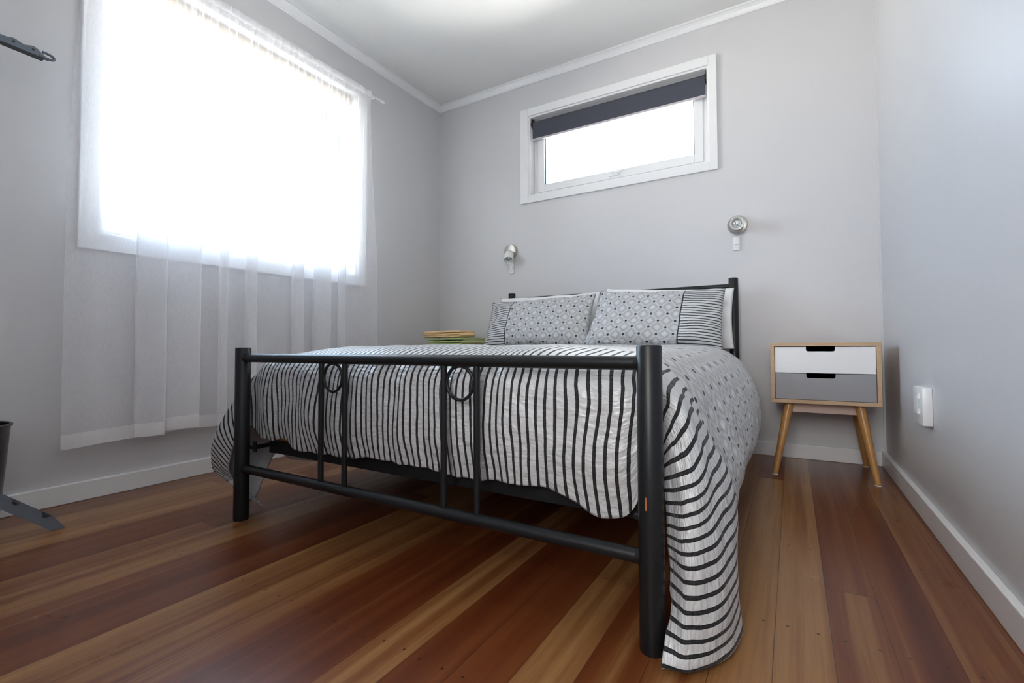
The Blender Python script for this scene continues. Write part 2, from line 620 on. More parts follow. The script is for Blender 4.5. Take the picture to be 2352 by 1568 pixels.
# cornice: small coved moulding
prof = [(0, 0), (0.034, 0), (0.034, -0.008), (0.026, -0.012), (0.018, -0.022), (0.011, -0.036), (0.009, -0.045), (0, -0.045)]
bm = BM(); add_prism(bm, [(x, RH + z) for x, z in prof], 1, RD, 0); struct('trim_1', bm, MTRIM)
bm = BM(); add_prism(bm, [(-x, RH + z) for x, z in prof], 0, 0, RW); struct('trim_2', bm, MTRIM)
bm = BM(); add_prism(bm, [(RW - x * .25, RH + z * .3) for x, z in prof], 1, RD, 0); struct('trim_3', bm, MTRIM)
# thin vertical bead in the right corner, and casing around the added doorway behind the camera
bm = BM(); add_box(bm, RW - 0.008, RW, -0.008, 0, SK, RH - .03); struct('trim_4', bm, MW)
bm = BM()
add_box(bm, DX0 - 0.07, DX0, RD, RD + 0.015, 0, DZ + 0.07)
add_box(bm, DX1, DX1 + 0.07, RD, RD + 0.015, 0, DZ + 0.07)
add_box(bm, DX0, DX1, RD, RD + 0.015, DZ, DZ + 0.07)
struct('trim_5', bm, MTRIM)


def rect_frame(bm, axis, u0, u1, z0, z1, w, t0, t1, bev=0.002):
    def bx(ua, ub, za, zb):
        if axis == 0:
            add_box(bm, t0, t1, ua, ub, za, zb, bev)
        else:
            add_box(bm, ua, ub, t0, t1, za, zb, bev)
    bx(u0, u0 + w, z0, z1)
    bx(u1 - w, u1, z0, z1)
    bx(u0 + w, u1 - w, z0, z0 + w)
    bx(u0 + w, u1 - w, z1 - w, z1)


# left window
w1 = struct_empty('window_1', (0, -1.42, 0.945))
y0, y1, z0, z1 = W1
bm = BM(); rect_frame(bm, 0, y0 - 0.062, y1 + 0.066, z0 - 0.058, z1 + 0.058, 0.064, 0.0, 0.016); struct('architrave', bm, MTRIM, w1)
bm = BM(); rect_frame(bm, 0, y0 - .001, y1 + .001, z0 - .001, z1 + .001, 0.014, -0.11, 0.006); struct('jamb_liner', bm, MTRIM, w1)
bm = BM(); rect_frame(bm, 0, y0 + 0.014, y1 - 0.014, z0 + 0.014, z1 - 0.014, 0.016, -0.095, -0.055)
struct('window_frame', bm, MTRIM, w1)
bm = BM(); rect_frame(bm, 0, y0 + 0.030, y1 - 0.030, z0 + 0.030, z1 - 0.10, 0.024, -0.088, -0.05)
add_box(bm, -0.088, -0.05, y0 + 0.030, y1 - 0.030, z1 - 0.10, z1 - 0.030, 0.002)
struct('sash', bm, MTRIM, w1)
bm = BM(); add_box(bm, -0.074, -0.069, y0 + 0.054, y1 - 0.054, z0 + 0.054, z1 - 0.124); struct('pane', bm, MGLASS, w1)

# back window
w2 = struct_empty('window_2', (1.35, 0, 1.538))
x0, x1, z0, z1 = W2
bm = BM()
add_box(bm, x0 - .059, x0, -0.015, 0, z0 - .045, z1 + .051, .002)
add_box(bm, x1, x1 + .042, -0.015, 0, z0 - .045, z1 + .051, .002)
add_box(bm, x0, x1, -0.015, 0, z0 - .045, z0, .002)
add_box(bm, x0, x1, -0.015, 0, z1, z1 + .051, .002)
struct('architrave', bm, MTRIM, w2)
bm = BM(); rect_frame(bm, 1, x0 - .001, x1 + .001, z0 - .001, z1 + .001, 0.012, -0.004, 0.11); struct('jamb_liner', bm, MTRIM, w2)
bm = BM(); rect_frame(bm, 1, x0 + 0.012, x1 - 0.012, z0 + 0.012, z1 - 0.012, 0.030, 0.06, 0.10); struct('window_frame', bm, MTRIM, w2)
bm = BM(); rect_frame(bm, 1, x0 + 0.042, x1 - 0.042, z0 + 0.036, z1 - 0.036, 0.048, 0.052, 0.092); struct('sash', bm, MTRIM, w2)
bm = BM(); rect_frame(bm, 1, x0 + 0.090, x1 - 0.090, z0 + 0.084, z1 - 0.084, 0.006, 0.066, 0.080, 0); struct('glazing_seal', bm, MBLKPL, w2)
bm = BM(); add_box(bm, x0 + 0.09, x1 - 0.09, 0.071, 0.075, z0 + 0.084, z1 - 0.084); struct('pane', bm, MGLASS, w2)
bm = BM()
add_box(bm, 1.325, 1.385, 0.040, 0.052, 1.632, 1.650, 0.003)
add_box(bm, 1.345, 1.40, 0.030, 0.042, 1.645, 1.654, 0.003)
struct('latch', bm, MPLASTIC, w2)

# outside: the soffits of the eaves
bm = BM(); add_box(bm, -0.68, -WT, -4.6, 0.62, 2.15, 2.18); add_box(bm, -0.70, -0.68, -4.6, 0.64, 2.135, 2.30); struct('trim_6', bm, MEAVE)
bm = BM(); add_box(bm, -0.68, 2.9, WT, 0.60, 2.15, 2.18); add_box(bm, -0.70, 2.9, 0.60, 0.62, 2.135, 2.30); struct('trim_7', bm, MEAVE)

# ------------------------------------------------------------------ window dressings
# taupe roller blind rolled up at the top of the left window
t = thing('roller_blind', 'rolled-up taupe roller blind behind the sheer curtain at the top of the large window', 'blind', (-0.03, -1.42, 2.06))
bm = BM(); add_cyl(bm, (-0.028, -2.025, 2.085), (-0.028, -0.815, 2.085), 0.022, seg=24); obj('blind_roll', bm, MBROWNBL, t, True, 40)
bm = BM(); add_box(bm, -0.05, -0.046, -2.02, -0.82, 2.045, 2.085); add_box(bm, -0.054, -0.042, -2.02, -0.82, 2.035, 2.047, .002); obj('hem_bar', bm, MPLASTIC, t)
for yy in (-2.028, -0.812):
    bm = BM(); add_box(bm, -0.05, -0.005, yy - 0.003, yy + 0.003, 2.06, 2.112); obj('bracket', bm, MPLASTIC, t)
bm = BM(); add_path_tube(bm, [(-0.03, -0.845, 2.08), (-0.03, -0.845, 1.12), (-0.028, -0.852, 1.108), (-0.026, -0.859, 1.12), (-0.026, -0.859, 2.08)], 0.0016, 6)
obj('pull_cord', bm, MPLASTIC, t, True)

# charcoal roller blind in the back window
t = thing('roller_blind', 'charcoal roller blind pulled a third down the small high window', 'blind', (1.353, 0.03, 1.97))
bm = BM(); add_cyl(bm, (0.800, 0.034, 2.083), (1.905, 0.034, 2.083), 0.0205, seg=28)
add_box(bm, 0.802, 1.903, 0.0125, 0.0145, 1.978, 2.083); obj('blind_fabric', bm, MCHAR, t, True, 40)
bm = BM(); add_box(bm, 0.799, 1.906, 0.008, 0.019, 1.967, 1.980, 0.003); obj('hem_bar', bm, plain('mauve_grey_bar', (0.50, 0.46, 0.50), 0.5), t)
for xx, s in ((0.793, 1), (1.912, -1)):
    bm = BM(); add_cyl(bm, (xx - 0.004 * s, 0.034, 2.083), (xx + 0.010 * s, 0.034, 2.083), 0.026, seg=20)
    add_box(bm, xx - 0.004, xx + 0.004, 0.015, 0.05, 2.083, 2.121); obj('bracket', bm, MBLKPL, t, True, 40)
bm = BM(); add_path_tube(bm, [(1.915, 0.016, 2.08), (1.915, 0.016, 1.64), (1.915, 0.022, 1.63), (1.915, 0.028, 1.64), (1.915, 0.028, 2.08)], 0.0018, 6)
obj('pull_chain', bm, MPLASTIC, t, True)

# curtain rod
t = thing('curtain_rod', 'thin white curtain rod above the large window', 'curtain rod', (0.08, -1.4, 2.125))
bm = BM(); add_cyl(bm, (0.08, -2.32, 2.125), (0.08, -0.675, 2.125), 0.0065, seg=16); obj('rod', bm, MPLASTIC, t, True, 40)
for yy, s in ((-2.32, -1), (-0.675, 1)):
    bm = BM(); add_lathe(bm, (0.08, yy - .004 * s, 2.125), (0, s, 0), [(0, .008), (.004, .0105), (.022, .0105), (.030, .008), (.033, .003)], 16); obj('finial', bm, MPLASTIC, t, True, 50)
for yy in (-2.26, -0.735):
    bm = BM(); add_box(bm, 0.0, 0.006, yy - .012, yy + .012, 2.10, 2.15, .002); add_cyl(bm, (0.004, yy, 2.118), (0.08, yy, 2.118), 0.004, seg=10); obj('bracket', bm, MPLASTIC, t, True, 40)


def lerp(a, b, f):
    return a + (b - a) * f


def sstep(a, b, x):
    f = max(0.0, min(1.0, (x - a) / (b - a)))
    return f * f * (3 - 2 * f)


# sheer curtain: plan path of flat panels with S-folds at the bottom, fine gathers at the top
KEY = [(-2.160, .080), (-2.10, .088), (-2.03, .078), (-1.97, .072), (-1.92, .070), (-1.868, .092), (-1.853, .106), (-1.862, .118), (-1.90, .112), (-1.938, .096), (-1.947, .082),
       (-1.938, .062), (-1.90, .050), (-1.84, .056), (-1.77, .070), (-1.732, .088), (-1.722, .100), (-1.735, .112), (-1.79, .104), (-1.832, .090), (-1.842, .078), (-1.828, .058), (-1.76, .046), (-1.68, .060),
       (-1.628, .082), (-1.607, .094), (-1.612, .104), (-1.628, .098), (-1.636, .080), (-1.620, .060), (-1.57, .056), (-1.52, .068),
       (-1.482, .086), (-1.472, .098), (-1.482, .108), (-1.508, .100), (-1.517, .082), (-1.500, .058), (-1.42, .050), (-1.34, .062), (-1.28, .060),
       (-1.235, .080), (-1.223, .094), (-1.232, .104), (-1.266, .098), (-1.276, .080), (-1.262, .058), (-1.22, .052), (-1.16, .060),
       (-1.10, .074), (-1.066, .088), (-1.058, .100), (-1.07, .110), (-1.12, .102), (-1.150, .086), (-1.140, .062), (-1.08, .050), (-1.02, .058),
       (-.965, .074), (-.950, .088), (-.958, .098), (-.985, .090), (-.990, .074), (-.965, .058), (-.90, .054), (-.83, .066), (-.78, .062), (-.73, .070), (-.690, .080)]


def catmull(P, n):
    out = []
    for i in range(len(P) - 1):
        p0 = P[max(i - 1, 0)]; p1 = P[i]; p2 = P[i + 1]; p3 = P[min(i + 2, len(P) - 1)]
        for k in range(n):
            f = k / n
            out.append(tuple(0.5 * ((2 * b) + (-a + c) * f + (2 * a - 5 * b + 4 * c - d) * f * f + (-a + 3 * b - 3 * c + d) * f ** 3) for a, b, c, d in zip(p0, p1, p2, p3)))
    out.append(P[-1])
    return out


path = catmull(KEY, 7)
arc = [0]
for a, b in zip(path, path[1:]):
    arc.append(arc[-1] + math.hypot(a[0] - b[0], a[1] - b[1]))
LA = arc[-1]


def curtain_pt(i, z, zt, zb):
    q = arc[i] / LA
    g = sum(math.sin(q * fr + ph) * am for fr, ph, am in ((240, 0, .4), (171, 1.3, .35), (97, 2.1, .3), (319, .7, .25)))
    hf = (zt - z) / (zt - zb)
    w = sstep(0.0, 0.62, hf)
    ty = lerp(-2.131, -0.757, q) + 0.004 * math.sin(q * 205)
    tx = 0.080 + 0.0095 * g * (0.5 + 1.2 * sstep(0, .1, hf)) * (1 - 0.2 * w)
    if zt - z < 0.045:
        tx = 0.080 + (0.0085 if int(q * 400) % 2 else 0.0085) + 0.002 * g
    by, bx = path[i]
    if q > 0.9:
        by -= 0.02 * (q - .9) / .1 * (1 - hf)
    wr = noise.noise(Vector((q * 9, z * 2.3, 3.1))) * 0.006 * w + noise.noise(Vector((q * 30, z * 7, 1.7))) * 0.002 * w
    return Vector((lerp(tx, bx, w) + wr, lerp(ty, by, w) - (0.008 * (1 - w) * w), z))


def zbot(i):
    q = arc[i] / LA
    return 0.207 + 0.018 * sstep(0.05, 0.16, q) - 0.012 * math.exp(-((q - .20) / .03) ** 2) + 0.006 * math.sin(q * 30) - 0.01 * sstep(.3, .5, q)


def curtain_mesh(z_hi, z_lo_f, nz, off=0.0):
    bm = BM()
    rows = []
    n = len(path)
    for j in range(nz + 1):
        row = []
        for i in range(n):
            zb = zbot(i)
            zt = 2.146 + 0.004 * math.sin(i * 1.1) + 0.002 * math.sin(i * 2.3)
            hi, lo = z_hi(zt, zb), z_lo_f(zt, zb)
            z = lerp(hi, lo, j / nz)
            p = curtain_pt(i, z, zt, zb)
            p.x += off
            row.append(bm.verts.new(p))
        rows.append(row)
    for a, b in zip(rows, rows[1:]):
        for i in range(n - 1):
            bm.faces.new((a[i], a[i + 1], b[i + 1], b[i]))
    return bm


HEMH = 0.052
cur = thing('sheer_curtain', 'white sheer voile curtain hanging over the large window', 'curtain', (0.08, -1.42, 0.2))
obj('voile_panel', curtain_mesh(lambda t_, b: t_, lambda t_, b: b + HEMH, 90), MSHEER, cur, True)
obj('bottom_hem', curtain_mesh(lambda t_, b: b + HEMH, lambda t_, b: b, 4), MHEM, cur, True)
obj('rod_pocket', curtain_mesh(lambda t_, b: t_ - .001, lambda t_, b: t_ - 0.040, 4, 0.0015), mat_sheer('white_voile_heading', 0.45), cur, True)

# ------------------------------------------------------------------ wall lights and switches
def sconce(label, cx, cz, tip):
    t = thing('wall_spotlight', label, 'wall light', (cx, 0, cz), 0, 'reading spotlights above the bed')
    bm = BM(); add_lathe(bm, (cx, 0, cz), (0, -1, 0), [(0, .050), (.014, .050), (.019, .0475), (.021, .040), (.022, .012)], 48)
    obj('mounting_disc', bm, MNICKEL, t, True, 35)
    c0 = Vector((cx, -0.030, cz - .004))
    d = (Vector(tip) - c0).normalized()
    bm = BM(); add_cyl(bm, (cx, -.02, cz), c0, .010, seg=16); add_cyl(bm, c0, c0 + d * .02, .017, .02, 20)
    obj('swivel_joint', bm, MNICKEL, t, True, 40)
    p = c0 + d * 0.012
    bm = BM()
    add_lathe(bm, p, d, [(0, .012), (.003, .026), (.010, .030), (.082, .034), (.084, .032), (.082, .030), (.070, .0225), (.060, .022)], 36, True, False)
    sh = obj('lamp_shade', bm, MFROST, t, True, 50)
    bm = BM(); add_lathe(bm, p + d * .058, d, [(0, .0225), (.006, .0225), (.014, .019), (.018, .012), (.020, .003)], 28)
    obj('bulb', bm, MBULB, t, True, 50)
    return t


sconce('left brushed nickel wall spotlight, its frosted shade tipped downwards', 0.637, 1.222, (0.672, -0.098, 1.130))
sconce('right brushed nickel wall spotlight, its frosted shade pointing straight at the camera', 2.059, 1.216, (2.068, -0.13, 1.196))


def switch(label, cx, cz, w=.034, h=.074):
    t = thing('light_switch', label, 'light switch', (cx, 0, cz), 0, 'small switches under the wall spotlights')
    bm = BM(); add_box(bm, cx - w / 2, cx + w / 2, -0.010, 0, cz - h / 2, cz + h / 2, 0.003); obj('switch_plate', bm, MPLASTIC, t, True, 40)
    bm = BM()
    add_prism(bm, [(-0.0095, cz + .010), (-0.0125, cz + .006), (-0.0165, cz - .008), (-0.0095, cz - .010)], 0, cx - .008, cx + .008)
    obj('rocker', bm, MPLASTIC, t)
    bm = BM(); add_box(bm, cx - .010, cx + .010, -0.0105, -0.0098, cz - .0235, cz - .0225); obj('groove', bm, MSHEET, t)


switch('small white light switch under the left wall spotlight', 0.642, 1.107)
switch('small white light switch under the right wall spotlight', 2.053, 1.116)

# double power outlet on the right wall
t = thing('power_outlet', 'white surface-mounted power outlet low on the right wall', 'power outlet', (RW, -0.82, 0.37))
bm = BM(); add_box(bm, RW - .026, RW, -0.883, -0.755, 0.312, 0.430, 0.004); obj('outlet_box', bm, MPLASTIC, t, True, 40)
for zz in (0.40, 0.352):
    bm = BM(); add_prism(bm, [(RW - .026, zz + .014), (RW - .033, zz - .004), (RW - .026, zz - .006)], 1, -0.852, -0.838)
    obj('rocker', bm, MPLASTIC, t)
bm = BM(); add_box(bm, RW - .0268, RW - .0258, -0.815, -0.775, 0.345, 0.40); obj('socket_face', bm, MTRIM, t)

# ------------------------------------------------------------------ nightstands
def nightstand_parts(t, X0, X1, Y0, Y1, Z0, Z1):
    th = 0.016
    bm = BM()
    add_box(bm, X0, X1, Y0, Y1, Z1 - th, Z1, .0015)
    add_box(bm, X0, X1, Y0, Y1, Z0, Z0 + th, .0015)
    add_box(bm, X0, X0 + th, Y0, Y1, Z0 + th, Z1 - th, .0015)
    add_box(bm, X1 - th, X1, Y0, Y1, Z0 + th, Z1 - th, .0015)
    add_box(bm, X0 + th, X1 - th, Y1 - .006, Y1, Z0 + th, Z1 - th)
    obj('cabinet', bm, MOAK, t)
    zi0, zi1 = Z0 + th + .002, Z1 - th - .003
    zm = (zi0 + zi1) / 2
    cx = (X0 + X1) / 2 - 0.010
    cw = 0.052
    for (a, b, m) in ((zm + .0015, zi1, MDRW), (zi0, zm - .0015, MDRG)):
        xa, xb = X0 + th + .002, X1 - th - .002
        yf = Y0 + 0.004
        d_ = 0.019
        bm = BM()
        r = .008
        poly = [(xa, a), (xb, a), (xb, b), (cx + cw, b)]
        for k in range(5):
            an = k / 4 * PI / 2
            poly.append((cx + cw - r + r * math.cos(an), b - d_ + r - r * math.sin(an)))
        for k in range(5):
            an = k / 4 * PI / 2
            poly.append((cx - cw + r - r * math.sin(an), b - d_ + r - r * math.cos(an)))
        poly += [(cx - cw, b), (xa, b)]
        vs = []
        A = [bm.verts.new((p[0], yf, p[1])) for p in poly]
        B = [bm.verts.new((p[0], yf + .015, p[1])) for p in poly]
        fa = bm.faces.new(A); fb = bm.faces.new(B[::-1])
        bmesh.ops.triangulate(bm, faces=[fa, fb])
        for k in range(len(poly)):
            k2 = (k + 1) % len(poly)
            bm.faces.new((A[k], B[k], B[k2], A[k2]))
        d = obj('drawer', bm, m, t)
        d['label'] = 'white drawer front' if m is MDRW else 'grey drawer front'
        bm = BM()
        add_box(bm, xa, xb, yf + .20, yf + .21, a, b - .03)
        add_box(bm, xa, xa + .01, yf + .015, yf + .20, a, b - .03)
        add_box(bm, xb - .01, xb, yf + .015, yf + .20, a, b - .03)
        add_box(bm, xa + .01, xb - .01, yf + .015, yf + .20, a, a + .006)
        obj('drawer_box', bm, MDARK, d)
    # splayed legs
    inx, iny = 0.070, 0.055
    for sx_ in (0, 1):
        for sy_ in (0, 1):
            top = Vector((X1 - inx if sx_ else X0 + inx, Y1 - iny if sy_ else Y0 + iny, Z0))
            bot = Vector((X1 - .022 if sx_ else X0 + .010, Y1 + .005 if sy_ else Y0 - .004, 0.003))
            bm = BM(); add_cyl(bm, bot, top, .0115, .0185, 24)
            l = obj('leg', bm, MLEG, t, True, 50)
            bm = BM(); add_cyl(bm, bot - Vector((0, 0, .003)), bot + Vector((0, 0, .0006)), .012, .012, 20); obj('foot_pad', bm, MPLASTIC, l, True, 50)
    bm = BM()
    add_prism(bm, [(X0 + inx - .012, Z0), (X0 + inx - .017, Z0 - .045), (X1 - inx + .017, Z0 - .045), (X1 - inx + .012, Z0)], 1, Y0 + iny + .012, Y0 + iny + .026)
    obj('apron', bm, MAPRON, t)


t = thing('nightstand', 'two-drawer nightstand with white and grey drawers beside the right wall', 'nightstand', (2.41, -.22, 0), 0, 'matching nightstands beside the bed')
nightstand_parts(t, 2.216, 2.611, -0.400, -0.060, 0.314, 0.577)
t = thing('nightstand', 'nightstand hidden behind the bed, holding the folded towels', 'nightstand', (.36, -.22, 0), 0, 'matching nightstands beside the bed')
nightstand_parts(t, 0.175, 0.570, -0.390, -0.060, 0.314, 0.577)


# ------------------------------------------------------------------ towels
def folded_towel(name, label, X0, X1, Y0, Y1, Z0, layers, th, mat, skew=0.0, rotz=0.0):
    """a strip folded back and forth (folds at the +x end), profile in xz extruded along y, soft edges"""
    pts = []
    gap = th * 1.02
    n = 10
    for k in range(layers):
        z = Z0 + th / 2 + k * gap
        xs = [lerp(X0, X1 - th * .6, i / n) for i in range(n + 1)]
        if k % 2:
            xs = xs[::-1]
        ends = (k == 0 or k == layers - 1)
        for i, x in enumerate(xs):
            f = (x - X0) / (X1 - X0)
            pts.append((x + skew * (k % 2) * (1 - f) * .5, z + (1 - f) * .003 * math.sin(k * 2.1 + f * 5)))
        if k < layers - 1:
            xe = (X1 if k % 2 == 0 else X0)
            sg = 1 if k % 2 == 0 else -1
            pts.append((xe - sg * th * .15, z + gap * .5))
    # ribbon around the centreline, rings along y
    bm = BM()
    m = 16
    cx, cy = (X0 + X1) / 2, (Y0 + Y1) / 2
    c_, s_ = math.cos(rotz), math.sin(rotz)
    rings = []
    zc = Z0 + layers * gap / 2
    for j in range(m + 1):
        f = j / m
        e = min(f, 1 - f) * m / 2.5
        sh = 1 - 0.55 * max(0, 1 - e) ** 2
        e2 = max(0, 1 - e) ** 2
        y = lerp(Y0, Y1, f)
        up_, dn = [], []
        for i, (x, z) in enumerate(pts):
            a = pts[max(i - 1, 0)]; b = pts[min(i + 1, len(pts) - 1)]
            dx, dz = b[0] - a[0], b[1] - a[1]
            L = math.hypot(dx, dz) or 1
            nx_, nz_ = -dz / L, dx / L
            w = th * .47 * sh
            wob = noise.noise(Vector((x * 14, y * 14, i * .05))) * .0025
            yy = y + (0 if 0 < j < m else noise.noise(Vector((x * 20, z * 40, j))) * .004)
            def T(px, pz):
                return Vector((cx + (px - cx) * c_ - (yy - cy) * s_, cy + (px - cx) * s_ + (yy - cy) * c_, pz))
            up_.append(T(x + nx_ * w, z + nz_ * w + wob + (zc - z) * .12 * e2))
            dn.append(T(x - nx_ * w, z - nz_ * w + wob + (zc - z) * .12 * e2))
        rings.append([bm.verts.new(p) for p in up_ + dn[::-1]])
    k = len(rings[0])
    for a, b in zip(rings, rings[1:]):
        for i in range(k):
            bm.faces.new((a[i], a[(i + 1) % k], b[(i + 1) % k], b[i]))
    h = k // 2
    for r in (rings[0], rings[-1]):
        for i in range(h - 1):
            bm.faces.new((r[i], r[i + 1], r[k - 2 - i], r[k - 1 - i]))
    o = obj(name, bm, mat, None, True, 60)
    tag(o, label, 'towel')
    return o


folded_towel('folded_towel', 'green folded towel lying under the yellow one on the left nightstand', 0.215, 0.50, -0.385, -0.075, 0.5775, 3, 0.0160, MGRN, .02, 0.0)
folded_towel('folded_towel', 'yellow-orange folded towel on top of the green towel', 0.175, 0.475, -0.378, -0.200, 0.6280, 3, 0.0148, MYEL, .03, 0.03)

# ------------------------------------------------------------------ bed frame
XL, XR, YF = 0.725, 2.068, -1.891
XLH, XRH, YH = 0.699, 2.0425, -0.10
bed = thing('bed', 'black tubular steel double bed with ringed footboard', 'bed', (1.39, -1.0, 0))


def post(x, y, h):
    bm = BM()
    add_lathe(bm, (x, y, 0.0), (0, 0, 1), [(0, .0225), (.004, .0235), (h - .003, .0235), (h, .0215), (h + .0006, .012)], 40)
    return obj('post', bm, MBLACK, bed, True, 40)


post(XL, YF, 0.565); pr = post(XR, YF, 0.565); post(XLH, YH, 0.918); post(XRH, YH, 0.918)
bm = BM()
for (a, w_, h_) in ((0, .0028, .020),):
    rows = []
    for j in range(7):
        row = []
        for i in range(4):
            f = j / 6
            an = -PI / 2 - 0.13 + (i - 1.5) * .045 * (1 - abs(f - .5) * .8)
            row.append(bm.verts.new((XR + .0238 * math.cos(an), YF + .0238 * math.sin(an), .262 + f * .024)))
        rows.append(row)
    for r0_, r1_ in zip(rows, rows[1:]):
        for i in range(3):
            bm.faces.new((r0_[i], r0_[i + 1], r1_[i + 1], r1_[i]))
o = obj('paint_chip', bm, MCHIP, pr); o['label'] = 'small orange-brown chip in the paint'
for z in (0.531, 0.168):
    bm = BM(); add_cyl(bm, (XL + .018, YF, z), (XR - .018, YF, z), .0140, seg=28)
    for xx, s in ((XL, 1), (XR, -1)):
        add_cyl(bm, (xx + s * .020, YF, z), (xx + s * .0275, YF, z), .0158, .0145, 28)
    obj('foot_rail', bm, MBLACK, bed, True, 40)
for z in (0.875, 0.30):
    bm = BM(); add_cyl(bm, (XLH + .018, YH, z), (XRH - .018, YH, z), .0140, seg=24); obj('head_rail', bm, MBLACK, bed, True, 40)
for xa in (1.124, 1.224, 1.575, 1.672):
    bm = BM(); add_cyl(bm, (xa, YF, .178), (xa, YF, .521), .0080, seg=20); obj('foot_bar', bm, MBLACK, bed, True, 40)
for xa in (1.0, 1.1, 1.64, 1.74):
    bm = BM(); add_cyl(bm, (xa, YH, .305), (xa, YH, .87), .0080, seg=16); obj('head_bar', bm, MBLACK, bed, True, 40)
for xa in (1.174, 1.6235):
    bm = BM(); add_path_tube(bm, [(xa + .0385 * math.cos(a * PI / 24), YF, .4785 + .0400 * math.sin(a * PI / 24)) for a in range(48)], .0042, 12, True)
    obj('ring', bm, MBLACK, bed, True)
# base: side rails, end bars, brackets, slats, middle leg
for sx_, xh in ((XL, XLH), (XR, XRH)):
    inn = 0.022 if sx_ == XL else -0.022
    bm = BM(); add_box(bm, min(sx_ + inn, sx_ + inn * 2.2), max(sx_ + inn, sx_ + inn * 2.2), YF + .08, YH - .02, 0.205, 0.245, .002); obj('side_rail', bm, MBLACK, bed)
    bm = BM(); add_box(bm, sx_ + inn * 1.2 - .012, sx_ + inn * 1.2 + .012, YF + .018, YF + .09, 0.228, 0.238, .001)
    add_cyl(bm, (sx_ + inn * .7, YF + .035, .215), (sx_ + inn * .7, YF + .035, .25), .006, seg=12)
    obj('rail_bracket', bm, MBLACK, bed)
bm = BM(); add_box(bm, XL + .03, XR - .03, -1.815, -1.785, 0.208, 0.246, .002); obj('end_bar', bm, MBLACK, bed)
bm = BM(); add_box(bm, XL + .03, XR - .03, -0.165, -0.135, 0.208, 0.246, .002); obj('end_bar', bm, MBLACK, bed)
bm = BM(); add_box(bm, 1.38, 1.41, -1.785, -0.165, 0.208, 0.240, .002); obj('centre_rail', bm, MBLACK, bed)
bm = BM(); add_cyl(bm, (1.395, -0.95, 0), (1.395, -0.95, .21), .016, seg=18); obj('centre_leg', bm, MBLACK, bed, True, 40)
for k in range(13):
    yy = -1.765 + k * 0.132
    bm = BM(); add_box(bm, XL + .045, XR - .045, yy - .03, yy + .03, 0.2465, 0.2575, .002); obj('slat', bm, MSLAT, bed)

# mattress
bm = BM(); add_box(bm, 0.765, 2.025, -1.80, -0.135, 0.258, 0.470, .035)
o = obj('mattress', bm, MSHEET, None, True, 50); tag(o, 'grey sheeted mattress lying on the slats of the black bed', 'mattress')

# ------------------------------------------------------------------ duvet (control net over fabric coordinates s across, t along)
SL = [-.60, -.65, -.70, -.76, -.86, -.96, -1.06, -1.17, -1.26]
SR = [.62, .66, .70, .74, .80, .90, 1.0, 1.10]
TT = [0, .10, .20, .28, .36, .47, .70, 1.0, 1.4, 1.62]
Lrows = [
    [(.80, -1.850, .262), (.755, -1.846, .262), (.712, -1.842, .285), (.682, -1.858, .30), (.655, -1.885, .23), (.625, -1.885, .155), (.615, -1.86, .105), (.665, -1.83, .060), (.715, -1.81, .018)],
    [(.80, -1.866, .345), (.755, -1.850, .37), (.712, -1.842, .40), (.672, -1.868, .38), (.625, -1.90, .30), (.585, -1.905, .21), (.565, -1.89, .135), (.61, -1.86, .095), (.665, -1.83, .040)],
    [(.80, -1.864, .43), (.755, -1.850, .455), (.71, -1.840, .465), (.667, -1.850, .43), (.612, -1.88, .34), (.565, -1.89, .235), (.545, -1.885, .145), (.585, -1.86, .095), (.640, -1.83, .035)],
    [(.80, -1.845, .50), (.755, -1.835, .508), (.705, -1.815, .495), (.655, -1.81, .44), (.60, -1.82, .34), (.56, -1.83, .235), (.55, -1.83, .145), (.59, -1.81, .090), (.640, -1.79, .035)],
    [(.79, -1.79, .533), (.745, -1.775, .525), (.70, -1.745, .498), (.65, -1.73, .44), (.60, -1.73, .34), (.575, -1.73, .26), (.57, -1.72, .21), (.59, -1.70, .18), (.605, -1.70, .160)],
    [(.79, -1.64, .552), (.745, -1.64, .540), (.70, -1.63, .508), (.655, -1.63, .45), (.61, -1.63, .36), (.59, -1.62, .27), (.585, -1.62, .20), (.60, -1.62, .15), (.61, -1.62, .125)],
]
Lgen = [(.79, .553), (.745, .541), (.70, .510), (.655, .45), (.61, .36), (.59, .27), (.59, .18), (.605, .115), (.62, .078)]
Rrows = [
    [(1.99, -1.850, .225), (2.025, -1.846, .245), (2.050, -1.842, .32), (2.075, -1.843, .36), (2.080, -1.848, .305), (2.085, -1.856, .205), (2.092, -1.872, .110), (2.098, -1.952, .014)],
    [(1.99, -1.866, .32), (2.03, -1.850, .345), (2.064, -1.838, .41), (2.098, -1.850, .398), (2.116, -1.876, .322), (2.130, -1.902, .220), (2.137, -1.920, .118), (2.139, -1.935, .012)],
    [(1.99, -1.864, .42), (2.03, -1.850, .43), (2.070, -1.836, .450), (2.108, -1.842, .428), (2.142, -1.862, .340), (2.170, -1.868, .230), (2.184, -1.868, .120), (2.188, -1.865, .013)],
    [(1.99, -1.850, .490), (2.03, -1.836, .488), (2.070, -1.824, .482), (2.112, -1.820, .452), (2.152, -1.815, .370), (2.190, -1.802, .255), (2.204, -1.790, .140), (2.212, -1.778, .022)],
    [(1.985, -1.785, .530), (2.025, -1.775, .522), (2.068, -1.762, .500), (2.108, -1.750, .460), (2.148, -1.735, .380), (2.190, -1.715, .270), (2.200, -1.70, .16), (2.190, -1.71, .060)],
    [(1.975, -1.64, .550), (2.018, -1.635, .534), (2.056, -1.63, .503), (2.088, -1.62, .458), (2.122, -1.62, .388), (2.168, -1.62, .290), (2.190, -1.61, .210), (2.172, -1.61, .140)],
]
Rgen7 = [(1.96, .558), (2.02, .548), (2.07, .526), (2.115, .485), (2.15, .420), (2.182, .338), (2.195, .262), (2.165, .185)]
